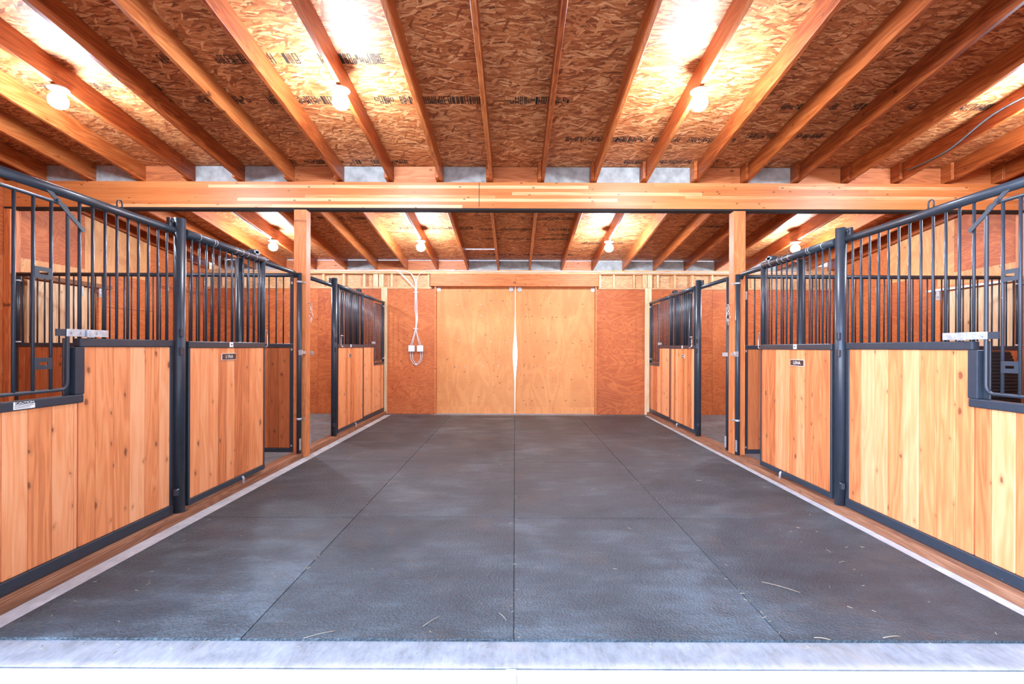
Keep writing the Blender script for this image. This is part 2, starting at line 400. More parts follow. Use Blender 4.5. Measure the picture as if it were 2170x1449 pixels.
b.inputs['Emission Color'].default_value = (*LAMP_COL, 1); b.inputs['Emission Strength'].default_value = LAMP_STRENGTH
M['bulb'] = m

# ------------------------------------------------------------------ roof
SL = .127
def zr(y): return 4.075-SL*y              # underside of the rafters
def zs(y): return 4.280-SL*y              # underside of the sheathing
XW = 6.20; XWR = 6.33                     # outer walls, left and right
YB0, YB1 = 5.71, 5.84                     # main beam
YBK = 9.44                                # back wall
def slope_box(mb, x0, x1, y0, y1, f0, f1):
    mb.hexa([(x0, y0, f0(y0)), (x1, y0, f0(y0)), (x1, y1, f0(y1)), (x0, y1, f0(y1)),
             (x0, y0, f1(y0)), (x1, y0, f1(y0)), (x1, y1, f1(y1)), (x0, y1, f1(y1))])
ceil = thing('ceiling', (0, 1.6, zs(1.6)), None, None, kind='structure')
SEAM = 8.76
mb = MB()
ys = [1.93, 2.66, 3.88, 5.10, 6.32, 7.54]
for i, y0 in enumerate(ys):
    y1 = ys[i+1] if i+1 < len(ys) else SEAM
    xo = -6.35
    first = True
    while xo < 6.45:
        x1 = min(xo+(1.22 if (first and i % 2) else 2.44), 6.45)
        slope_box(mb, xo+.0006, x1-.0006, y0+.0006, y1-.0006, zs, lambda y: zs(y)+.012)
        xo = x1; first = False
slope_box(mb, -6.35, 6.45, SEAM+.075, 9.455, zs, lambda y: zs(y)+.012)
for x0, x1 in ((-6.35, -.93), (-.34, 6.45)):          # one short open joint lets daylight through
    slope_box(mb, x0, x1, SEAM+.0006, SEAM+.0745, zs, lambda y: zs(y)+.012)
build('strand_board_panel', mb, M['osb'], ceil)
mb = MB()
slope_box(mb, -6.5, 6.5, 1.92, SEAM, lambda y: zs(y)+.013, lambda y: zs(y)+.03)
slope_box(mb, -6.5, 6.5, SEAM+.28, 9.46, lambda y: zs(y)+.013, lambda y: zs(y)+.03)
for x0, x1 in ((-6.5, -.93), (-.34, 6.5)):
    slope_box(mb, x0, x1, SEAM, SEAM+.28, lambda y: zs(y)+.013, lambda y: zs(y)+.03)
build('roofing_sheet', mb, M['roof'], ceil)
# lumber stamps printed on the strand board, unreadable blocky glyphs in rows
def stamp(x0, x1, y, h):
    mb = MB(); x = x0
    T = lambda a, b, c, d: slope_box(mb, a, b, c, d, lambda yy: zs(yy)-.0012, lambda yy: zs(yy)-.0004)
    while x < x1:
        kind = random.random()
        w = h*random.uniform(.16, .36); t = h*.075
        if kind < .07: x += h*random.uniform(.4, 1.8); continue
        hh = h if random.random() < .75 else h*.5
        yy = y + (h-hh)*random.random()
        st = random.choice(['H', 'E', 'O', 'N', 'B', 'O', 'B', '=', 'II', '8'])
        if st in 'HONBEF': T(x, x+t, yy, yy+hh)
        if st in 'HONB': T(x+w-t, x+w, yy, yy+hh)
        if st in 'OEFBT': T(x, x+w, yy+hh-t, yy+hh)
        if st in 'OEB': T(x, x+w, yy, yy+t)
        if st in 'HEFBN': T(x, x+w, yy+hh*.5-t/2, yy+hh*.5+t/2)
        if st == 'I' or st == 'T': T(x+w/2-t, x+w/2+t, yy, yy+hh)
        if st in ('II', '8'):
            T(x, x+t, yy, yy+hh); T(x+w-t, x+w, yy, yy+hh); T(x+w*.35, x+w*.65, yy+hh*.2, yy+hh*.35); T(x+w*.3, x+w*.7, yy+hh*.55, yy+hh*.85)
        if random.random() < .35: T(x+w*.3, x+w*.7, yy+hh*.62, yy+hh*.78)
        if st == '=':
            for q in range(4): T(x+q*w/4, x+q*w/4+t*.7, yy, yy+hh)
        x += w+h*random.uniform(.03, .10)
    return mb
for (x0, x1, y, h) in ((-2.2, -1.15, 3.93, .15), (-3.05, -1.5, 4.47, .15), (-1.35, .55, 4.47, .14), (-3.2, -2.2, 3.95, .13), (1.1, 2.4, 5.13, .13), (2.6, 4.7, 4.55, .13),
                       (.55, 1.2, 5.13, .11), (-2.7, -1.2, 5.62, .12), (1.3, 2.4, 5.6, .12), (-4.4, -3.3, 4.3, .13), (2.5, 3.3, 5.05, .12),
                       (-2.3, -.7, 7.0, .13), (-1.9, -.7, 7.7, .14), (-3.2, -2.3, 7.3, .14), (-.6, .9, 7.75, .13), (.1, 1.0, 7.3, .12), (.3, 1.0, 8.0, .1), (-.8, .9, 8.2, .1), (-.6, 1.1, 9.05, .1),
                       (2.2, 3.9, 7.0, .13), (2.6, 3.6, 7.6, .12), (1.2, 1.9, 8.4, .1)):
    o = build('printed_stamp', stamp(x0, x1, y, h*.78), M['ink'], ceil)

ORDN = ['first', 'second', 'third', 'fourth', 'fifth', 'sixth', 'seventh', 'eighth', 'ninth', 'tenth', 'eleventh']
LX = [-.293-.606*k for k in range(10)]; RX = [.331] + [.967+.613*k for k in range(9)]
def rafter(x, y0, y1, label, group):
    mb = MB()
    slope_box(mb, x-.019, x+.019, y0, y1, zr, lambda y: zs(y)-.001)
    bmesh.ops.bevel(mb.bm, geom=list(mb.bm.edges), offset=.003, segments=1, affect='EDGES')
    return build('rafter', mb, M['rafter'], None, (x, y0, zr(y0)), label, 'rafter', group)
for side, XS in (('left', LX), ('right', RX)):
    for k, x in enumerate(XS):
        rafter(x, 2.14, 5.92, f'wood rafter in front of the main beam, {ORDN[k]} {side} of the aisle centre', 'rafters in front of the main beam')
        rafter(x-.041, 5.63, 9.45, f'wood rafter behind the main beam, {ORDN[k]} {side} of the aisle centre', 'rafters behind the main beam')
rafter(-XW+.06, 2.14, 9.45, 'orange ceiling rafter fixed along the top of the left outer wall', 'rafters behind the main beam')
rafter(XWR-.06, 2.14, 9.45, 'orange ceiling rafter fixed along the top of the right outer wall', 'rafters behind the main beam')
allx = sorted(LX)+sorted(RX)
fr = 'GGOGGOGOG' + 'O' + 'GGGOGOOOO'
bk = 'GGOOGOOOG' + 'G' + 'GOGGGGOGG'
for i in range(len(allx)-1):
    a, c = allx[i], allx[i+1]
    n = i-9
    where = 'at the aisle centre' if n == 0 else f'{ORDN[abs(n)-1]} {"left" if n < 0 else "right"} of the centre one'
    for row, (y0, y1, code, nm) in enumerate(((5.765, 5.80, fr, 'on top of the main beam'), (9.405, 9.435, bk, 'on top of the back wall'))):
        g_ = code[i] == 'G'
        mb = MB()
        sh = -.041 if row else 0
        x0_, x1_ = (a+.0195+sh, c-.0195+sh) if row else (a+.0195, c-.061)
        top = zs(y1)-(.020 if row else .002)
        bot = 3.336 if row == 0 else 2.876
        mb.box(x0_, x1_, y0, y1, bot, top, .002)
        build('blocking_board', mb, M['greyblock'] if g_ else M['block'], None, None,
              f'{"weathered grey" if g_ else "orange"} blocking board {nm}, {where}', 'board', f'blocking boards {nm}')

# ------------------------------------------------------------------ main beam and posts
mb = MB(); mb.box(-XW, XWR, YB0, YB1, 3.02, 3.335, .004)
beam = build('main_beam', mb, M['glulam'], None, (0, YB0, 3.02), 'long laminated orange wood beam crossing the whole barn under the rafters', 'beam')
mb = MB(); mb.box(-.03+-.41, -.434, YB0-.002, YB0+.001, 3.035, 3.325)
build('joint_seam', mb, M['ink'], beam)
mb = MB(); mb.box(-XW, XWR, YB0+.01, YB1-.01, 3.0, 3.0195); build('steel_strap', mb, M['black'], beam)
def wood_post(x0, x1, label):
    mb = MB(); mb.box(x0, x1, YB0, YB1, 0.0, 2.9985, .006)
    return build('wood_post', mb, M['post'], None, ((x0+x1)/2, (YB0+YB1)/2, 0), label, 'post', 'square wood posts under the main beam')
wood_post(-2.68, -2.53, 'square orange wood post under the main beam on the left aisle side')
wood_post(2.645, 2.79, 'square orange wood post under the main beam on the right aisle side')
for s, nm in ((-1, 'left'), (1, 'right')):
    mb = MB(); mb.box(s*(6.115 if s < 0 else 6.19), s*(6.195 if s < 0 else 6.325), YB0, YB1, 0.0, 2.9985, .006)
    build('wood_post', mb, M['post'], None, None, f'square wood post against the {nm} outer wall under the beam end', 'post', 'square wood posts under the main beam')

# ------------------------------------------------------------------ floor and ground
mb = MB(); mb.box(-6.35, 6.35, 1.99, 9.75, -.15, -.012, .003)
build('floor', mb, M['concrete'], None, (0, 2, -.15), kind='structure')
mb = MB(); mb.box(-14, 14, -6, 1.984, -.15, -.016, .003)
build('floor_apron', mb, M['concrete_out'], None, (0, 0, -.15), kind='structure')
mb = MB(); mb.box(-30, 30, 9.76, 40, -.25, -.05)
build('ground', mb, M['concrete_out'], None, (0, 20, -.25), kind='structure')
for s, nm in ((-1, 'left'), (1, 'right')):
    px = 2.60 if s < 0 else 2.68
    mb = MB(); mb.box(s*(px+.13), s*(6.19 if s < 0 else 6.32), 2.0, 9.42, -.0115, .004)
    build('floor_'+nm, mb, M['stallfloor'], None, None, kind='structure')
# rubber mats
cols = [(-2.437, -1.252), (-1.249, -.0015), (.0015, 1.241), (1.244, 2.56)]
rowsL = [(2.165, 3.695), (3.699, 5.53), (5.534, 7.36), (7.364, 9.30)]
cn = ['far left', 'centre left', 'centre right', 'far right']; rn = ['front row', 'second row', 'third row', 'back row']
for ci, (x0, x1) in enumerate(cols):
    for ri, (y0, y1) in enumerate(rowsL):
        sh = (.0, .03, .0, .012)[ci]*(ri > 0)
        sh2 = (.0, .03, .0, .012)[ci]*(ri < 3)
        mb = MB()
        d = .006
        j = lambda: random.uniform(-.002, .002)
        mb.hexa([(x0+d*0, y0+sh, -.0118), (x1, y0+sh, -.0118), (x1, y1+sh2, -.0118), (x0, y1+sh2, -.0118),
                 (x0+.0015, y0+sh+.0015, 0), (x1-.0015, y0+sh+.0015, 0), (x1-.0015, y1+sh2-.0015, 0), (x0+.0015, y1+sh2-.0015, 0)])
        build('rubber_mat', mb, M['rubber'], None, None, f'dark rubber floor mat in the {cn[ci]} column, {rn[ri]} from the entrance', 'floor mat', 'rubber mats covering the aisle floor')
M['curb'] = mat_concrete('chalky_concrete', (.36, .36, .36), (.56, .56, .55), (.36, .31, .26))
for i, (x0, x1) in enumerate(((-2.553, -2.4395), (2.5625, 2.633))):
    mb = MB(); mb.box(x0, x1, 2.17, 9.30, -.0115, -.003, .002)
    build('trim_%d' % (i+2), mb, M['curb'], None, None, kind='structure')
# kick sills beside the mats
for s, nm in ((-1, 'left'), (1, 'right')):
    px = 2.60 if s < 0 else 2.68
    mb = MB(); mb.box(s*(px-.045), s*(px+.12), 2.02, 9.41, -.011, .050, .006)
    mb.box(s*(px-.040), s*(px+.02), 2.02, 9.41, .0501, .058, .002)
    build('wood_sill', mb, M['sill'], None, None, f'long rough brown wood sill under the {nm} row of stall fronts', 'sill')

# ------------------------------------------------------------------ back wall
wb = thing('wall_back', (0, YBK, 0), None, None, kind='structure')
def part_box(name, mat, parent, *a, bev=.002, label=None):
    mb = MB(); mb.box(*a, bev)
    return build(name, mb, mat, parent, label=label)
OPL, OPR = -1.575, 1.605
for x0, x1 in ((-6.199, -5.16), (-5.157, -3.94), (-3.937, -2.675), (-2.55, OPL-.035), (OPR+.035, 2.595), (2.735, 3.95), (3.953, 5.17), (5.173, 6.33)):
    for z0, z1, in ((0, 1.22), (1.222, 2.50)) if abs(x0+x1)/2 > 2.6 else ((0, 2.50),):
        part_box('plywood_panel', M['ply_red'], wb, x0, x1, YBK, YBK+.013, z0, z1, bev=.001)
part_box('trim_board', M['stud'], wb, -2.672, -2.553, YBK-.012, YBK+.03, 0, 2.53)
part_box('trim_board', M['stud'], wb, 2.598, 2.732, YBK-.012, YBK+.03, 0, 2.53)
part_box('middle_plate', M['plate'], wb, -6.19, OPL-.1, YBK+.001, YBK+.09, 2.505, 2.54)
part_box('middle_plate', M['plate'], wb, OPR+.06, 6.33, YBK+.001, YBK+.09, 2.505, 2.54)
part_box('top_plate', M['plate'], wb, -6.199, 6.329, YBK-.045, YBK+.09, 2.80, 2.8755)
part_box('strand_board_panel', M['osb_wall'], wb, -6.25, OPL, YBK+.092, YBK+.11, 0, 2.99)
part_box('strand_board_panel', M['osb_wall'], wb, OPR, 6.4, YBK+.092, YBK+.11, 0, 2.99)
part_box('strand_board_panel', M['osb_wall'], wb, OPL, OPR, YBK+.092, YBK+.11, 2.62, 2.99)
for x in (-1.73, -2.47, -2.68, -2.79, -3.02, -3.43, -3.84, -4.24, -4.65, -5.05, -5.45, -5.85, -6.17, 1.70, 1.98, 2.38, 2.60, 2.70, 2.86, 3.20, 3.55, 3.95, 4.35, 4.75, 5.15, 5.55, 5.95, 6.17):
    w = .02 if abs(abs(x)-2.69) > .12 else .045
    part_box('stud', M['stud'], wb, x-w, x+w, YBK+.002, YBK+.09, 2.541, 2.799)
part_box('door_header', M['header'], wb, -1.69, 1.665, YBK-.05, YBK+.088, 2.555, 2.799, bev=.004)
for s, x in ((-1, OPL), (1, OPR)):
    part_box('door_jamb', M['header'], wb, x+s*.001, x+s*.034, YBK-.012, YBK+.088, 0, 2.554)
# barn doors, narrow gap between them widened mid-height to imitate the bloom of daylight
def glow_gap(z): return .004+.036*math.exp(-((z-1.2)/.36)**2)+.008*math.exp(-((z-1.3)/.8)**2)
def barn_door(name, s):
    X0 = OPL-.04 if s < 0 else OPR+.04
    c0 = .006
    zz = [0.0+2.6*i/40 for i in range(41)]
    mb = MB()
    edge = [(c0+s*glow_gap(z), z) for z in zz]
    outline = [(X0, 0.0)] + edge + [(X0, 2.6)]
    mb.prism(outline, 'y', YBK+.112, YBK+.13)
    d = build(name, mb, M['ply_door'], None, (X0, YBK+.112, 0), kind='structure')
    mb = MB(); z0 = .0; z1 = .13
    mb.prism([(X0, z0), (c0+s*glow_gap(z0), z0), (c0+s*glow_gap(z1), z1), (X0, z1)], 'y', YBK+.108, YBK+.112)
    build('bottom_rail', mb, M['ply_door'], d)
    mb = MB()
    for k in range(9):                        # bolt heads
        for zb in (.27, .95, 1.45, 1.95, 2.22):
            if random.random() < .5: continue
            x = X0-s*(.12+.165*k)+random.uniform(-.03, .03); z = zb+random.uniform(-.03, .03)
            mb.tube([(x, YBK+.109, z), (x, YBK+.113, z)], .009, 8)
    build('bolt_head', mb, M['galv'] if s < 0 else M['black'], d)
    for x in ((X0-s*.07), (c0+s*.085)):
        mb = MB(); mb.box(x-.042, x+.042, YBK+.095, YBK+.1115, 2.47, 2.55, .004)
        mb.box(x-.012, x+.012, YBK+.085, YBK+.0955, 2.46, 2.60, .003)
        h = build('hanger_bracket', mb, M['galv'], d, label='galvanised hanger bracket')
    return d
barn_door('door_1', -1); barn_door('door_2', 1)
mb = MB(); mb.box(-1.7, 1.7, YBK-.135, YBK+.1, -.0115, -.002, .002)
build('trim_1', mb, M['concrete'], None, None, kind='structure')

# ------------------------------------------------------------------ unseen front wall around the open entrance, added to cut the daylight inside
wf = thing('wall_front', (0, 2.05, 0), None, None, kind='structure')
for x0, x1, z0, z1 in ((-6.2, -2.47, 0, 2.95), (2.58, 6.33, 0, 2.95), (-6.2, 6.33, 2.952, 4.0)):
    part_box('plywood_panel', M['ply_red_v'], wf, x0, x1, 2.01, 2.03, z0, z1, bev=.001)
# ------------------------------------------------------------------ outer walls
for s, nm, XW in ((-1, 'left', 6.20), (1, 'right', 6.33)):
    wl = thing('wall_'+nm, (s*XW, 1.7, 0), None, None, kind='structure')
    # lower band, one panel each 1.22 m, door hole behind the leaf
    for i, (y0, y1) in enumerate(((2.031, 2.4), (2.402, 3.62), (3.622, 4.84), (4.842, 5.77))):
        part_box('plywood_panel', M['ply_red_v'], wl, s*XW, s*(XW+.013), y0, y1, 0, 2.438, bev=.001)
    part_box('plywood_panel', M['ply_light'], wl, s*XW, s*(XW+.013), 5.772, 7.05, 0, 2.438, bev=.001)
    for y0, y1 in ((7.052, 8.22), (8.222, 9.44)):
        part_box('plywood_panel', M['ply_red'], wl, s*XW, s*(XW+.013), y0, y1, 0, 2.438, bev=.001)
    for (y0, y1, light) in ((2.031, 3.0, 0), (3.002, 4.4, 0), (4.402, 5.6, 0), (5.602, 6.80, 0), (6.802, 8.02, 1), (8.022, 9.44, 0)):
        mb = MB()
        mb.hexa([(s*XW, y0, 2.44), (s*(XW+.013), y0, 2.44), (s*(XW+.013), y1, 2.44), (s*XW, y1, 2.44),
                 (s*XW, y0, zs(y0)), (s*(XW+.013), y0, zs(y0)), (s*(XW+.013), y1, zs(y1)), (s*XW, y1, zs(y1))])
        bmesh.ops.recalc_face_normals(mb.bm, faces=mb.bm.faces)
        build('plywood_panel', mb, M['ply_light'] if light else M['ply_red'], wl)
    mb = MB(); mb.box(s*(XW-.02), s*(XW-.001), 5.86, 7.05, 2.26, 2.438, .002); build('header_board', mb, M['ply_light'], wl)
    mb = MB(); mb.box(s*(XW-.045), s*(XW-.001), 6.98, 7.09, 0, 2.17, .004); build('trim_board', mb, M['header'], wl)
    dr = thing('door_%d' % (3 if s < 0 else 4), (s*(XW-.08), 6.4, .05), None, None, kind='structure')
    mb = MB()
    y = 5.90
    for w in (.12, .20, .17, .20, .19):
        mb.box(s*(XW-.10), s*(XW-.06), y+.002, y+w-.002, .05, 2.165, .004); y += w
    build('door_leaf', mb, M['stud'], dr)
    part_box('track_rail', M['sill'] if s < 0 else M['white'], dr, s*(XW-.13), s*(XW-.055), 5.88, 7.12, 2.185, 2.215 if s > 0 else 2.245)
    part_box('track_board', M['header'], dr, s*(XW-.054), s*(XW-.021), 5.88, 7.12, 2.13, 2.258)
    for yy in (6.62, 6.93):
        mb = MB(); mb.box(s*(XW-.125), s*(XW-.101), yy-.03, yy+.03, 2.05, 2.18, .004)
        mb.tube([(s*(XW-.135), yy, 2.10), (s*(XW-.095), yy, 2.10)], .018, 10)
        build('hanger_bracket', mb, M['galv'], dr)

# ------------------------------------------------------------------ stall fronts
BAR_R = .0082
def bar_mesh(h, r=BAR_R):
    mb = MB(); mb.tube([(0, 0, 0), (0, 0, h)], r, 8)
    me = bpy.data.meshes.new('bar'); mb.bm.to_mesh(me); mb.bm.free(); me.materials.append(M['steel']); return me
BM = {}
def bars(parent, x, ys_, z0, z1, along='y', y=None, r=BAR_R):
    key = (round(z1-z0, 3), r)
    if key not in BM: BM[key] = bar_mesh(z1-z0, r)
    for t in ys_:
        inst('bar', BM[key], (x, t, z0) if along == 'y' else (t, y, z0), parent)
def rng(a, b, step):
    n = max(1, int(round((b-a)/step))); return [a+(b-a)*i/n for i in range(n+1)]
def text(body, size, s, x, y, z, mat, parent, name='lettering', sx=1.0):
    cu = bpy.data.curves.new(name, 'FONT'); cu.body = body; cu.size = size; cu.align_x = 'CENTER'; cu.align_y = 'CENTER'; cu.extrude = .0006
    cu.materials.append(mat)
    o = bpy.data.objects.new(name, cu); COL.objects.link(o)
    ex = Vector((0, -s, 0)); ey = Vector((0, 0, 1)); ez = ex.cross(ey)
    m3 = Matrix((ex*sx, ey, ez)).transposed().to_4x4()
    me = bpy.data.meshes.new_from_object(o); COL.objects.unlink(o); bpy.data.objects.remove(o)
    o = bpy.data.objects.new(name, me); COL.objects.link(o)
    o.parent = parent
    o.matrix_local = Matrix.Translation(Vector((x, y, z))-world_org(parent)) @ m3
    return o
SP = .0885
def boards_mb(s, X, y0, y1, z0, z1, bw=.131, off=0.0, th=(.010, .030)):
    mb = MB(); y = y0
    first = True
    while y < y1-.005:
        w = (off if first and off else bw); e = min(y+w, y1)
        mb.box(s*(X+th[0]), s*(X+th[1]), y+.0012, e-.0012, z0, z1, .004)
        y = e; first = False
    return mb
def fixed_front(s, X, ya, yb, yk, near):
    """fixed panel ya..yb; lowered feed opening between the stall end and yk"""
    sd = 'left' if s < 0 else 'right'; pos = 'near' if near else 'far'
    t = thing('stall_front_panel', (s*(X+.02), (ya+yb)/2, .058),
              f'fixed steel and wood front of the {pos} {sd} stall with a lowered feed opening', 'stall front', 'fixed stall fronts along the aisle')
    lo0, lo1 = (ya, yk-.007) if near else (yk, yb)
    hi0, hi1 = (yk, yb) if near else (ya, yk)
    F0, F1 = X, X+.045
    mb = MB()
    mb.box(s*F0, s*F1, ya, yb, .060, .130, .005)                              # bottom rail
    mb.box(s*F0, s*F1, hi0, hi1, 1.332, 1.384, .006)                          # top bar
    mb.box(s*(F0-.002), s*(F1+.003), lo0, lo1+(.03 if near else 0), .998, 1.048, .006)           # sill of opening
    v0, v1 = (yk-.03, yk+.03) if near else (yk-.02, yk+.02)
    mb.box(s*F0, s*F1, v0, v1, 1.0485, 1.3315, .005)
    mb.box(s*(F1-.01), s*F1, (v0-.04 if near else v1), (v0 if near else v1+.04), 1.0485, 1.384, .002)
    e0, e1 = (yb-.03, yb) if near else (ya, ya+.03)
    mb.box(s*(F0+.005), s*F1, e0, e1, .1305, 1.3315, .004)
    if not near: mb.box(s*(F0+.005), s*F1, yb-.03, yb, .1305, .9975, .004)
    build('frame', mb, M['steel'], t)
    build('board_panel', boards_mb(s, X, hi0 if near else hi0+.03, (hi1-.03) if near else hi1, .131, 1.331, off=.115 if near else 0), M['boards'], t)
    build('board_panel', boards_mb(s, X, lo0, lo1 if near else lo1-.03, .131, .9975, off=.10 if near else 0), M['boards'], t)
    mb = MB(); mb.tube([(s*(X+.02), ya, 2.226), (s*(X+.02), yb+(.05 if near else 0), 2.226)], .028, 16)
    build('top_rail', mb, M['steel'], t)
    a, c = (yk+.014, yb-.05) if near else (ya+.06, yk-.03)
    bars(t, s*(X+.022), rng(a, c, SP), 1.384, 2.205)
    # swing gate in the opening
    g0, g1 = (ya+.02, yk-.07) if near else (yk+.05, yb-.07)
    xg = s*(X+.012); zb, zt, rr = 1.085, 2.155, .045
    pts = []
    for cy, cz, a0 in ((g1-rr, zb+rr, -90), (g1-rr, zt-rr, 0), (g0+rr, zt-rr, 90), (g0+rr, zb+rr, 180)):
        for q in range(5):
            an = R(a0+22.5*q); pts.append((xg, cy+rr*math.cos(an), cz+rr*math.sin(an)))
    mb = MB(); mb.tube(pts, .010, 8, closed=True)
    gate = build('feed_gate', mb, M['steel'], t)
    gy = rng(g0, g1, .093)[1:-1]
    bars(gate, xg, gy, zb, zt)
    if near:
        for i in (-2, -6):
            for z in (1.74, 1.24):
                ya_, yb_ = gy[i], gy[i+1]
                mb = MB(); x0, x1 = s*(X+.002), s*(X+.006)
                ym = (ya_+yb_)/2
                for (p0, p1, q0, q1) in ((ya_, yb_, z+.008, z+.032), (ya_, yb_, z-.032, z-.008), (ya_, ym-.024, z-.008, z+.008), (ym+.024, yb_, z-.008, z+.008)):
                    mb.box(x0, x1, p0, p1, q0, q1)
                build('slotted_plate', mb, M['steel'], gate)
    # latch plate across the bars
    l0, l1 = (yk-.09, yk+.19) if near else (yk-.16, yk+.06)
    mb = MB()
    mb.box(s*(X-.004), s*(X+.001), l0, l1, 1.393, 1.437, .0015)
    mb.box(s*(X-.018), s*(X-.0045), l0+.12, l0+.17, 1.388, 1.436, .003)
    for q in (.03, .09, .20):
        if l0+q < l1: mb.tube([(s*(X-.010), l0+q, 1.415), (s*(X-.004), l0+q, 1.415)], .008, 8)
    build('latch', mb, M['galv'], t, label='galvanised latch plate')
    mb = MB(); mb.box(s*(X+.0015), s*(X+.006), l0-.06, l0+.03, 1.395, 1.435); build('latch_tab', mb, M['steel'], t)
    # brace from the top rail
    if near:
        mb = MB(); p0 = Vector((s*(X+.004), yk-.20, 2.215)); p1 = Vector((s*(X+.004), yk+.025, 2.03))
        d = (p1-p0); L = d.length; ang = math.atan2(d.z, d.y)
        Mx = Matrix.Translation((p0+p1)/2) @ Matrix.Rotation(ang, 4, 'X')
        mb.box(-.003, .003, -L/2, L/2, -.013, .013, .001, M=Mx)
        mb.tube([(s*(X-.008), yk-.14, 2.165), (s*(X+.004), yk-.14, 2.165)], .010, 8)
        build('gate_stay', mb, M['steel'], t)
        mb = MB(); yh = yk+.30
        mb.tube([(s*(X+.02), yh-.02, 2.245)]+[(s*(X+.02), yh+.02*math.cos(R(a)), 2.285+.02*math.sin(R(a))) for a in range(180, -1, -30)]+[(s*(X+.02), yh+.02, 2.245)], .005, 8)
        build('hanging_loop', mb, M['steel'], t)
        if s < 0:
            mb = MB(); mb.box(s*(X-.0032), s*(X-.0018), 2.445, 2.555, 1.004, 1.044)
            lab = build('warning_label', mb, M['letter'], t, label='white label reading CAUTION')
            mb = MB(); mb.box(s*(X-.0038), s*(X-.0033), 2.455, 2.555, 1.030, 1.044); build('label_band', mb, M['ink'], lab)
            text('CAUTION', .0155, s, s*(X-.0043), 2.503, 1.037, M['letter'], lab, sx=1.35)
            mb = MB()
            for i in range(4): mb.box(s*(X-.0038), s*(X-.0033), 2.450, 2.550-random.random()*.03, 1.0255-i*.0052, 1.0272-i*.0052)
            build('small_print', mb, M['ink'], lab)
    else:
        mb = MB(); mb.tube([(s*(X+.02), yb-.03, 1.05), (s*(X+.02), yb-.03, 2.2)], .026, 12)
        build('end_post', mb, M['steel'], t)
        for z in (1.10, 2.13):
            mb = MB(); mb.tube([(s*(X+.02), yb-.03, z), (s*(X+.02), yb-.03, z+.03)], .031, 12); build('clamp', mb, M['galv'], t)
    return t
def column(s, x, y, label, cap=True, r=.041, grp='upright steel posts of the stall fronts', z1=2.325):
    t = thing('steel_column', (s*x, y, .058), label, 'steel post', grp)
    mb = MB(); mb.tube([(s*x, y, .058), (s*x, y, z1)], r, 20); build('pipe', mb, M['steel'], t)
    if cap:
        mb = MB(); mb.box(s*(x+.02), s*(x+.052), y-.075, y+.075, 2.24, 2.318, .006)
        for q in (-.062, .062): mb.tube([(s*(x+.006), y+q, 2.29), (s*(x+.022), y+q, 2.29)], .009, 8)
        build('cap_bracket', mb, M['steel'], t)
        mb = MB()
        for z in (1.30, 1.44): mb.box(s*(x-.052), s*(x-.03), y-.052, y-.02, z-.03, z+.03, .003)
        mb.box(s*(x-.035), s*(x-.01), y-.075, y-.04, .20, .25, .003)
        build('catch', mb, M['steel'], t)
    return t
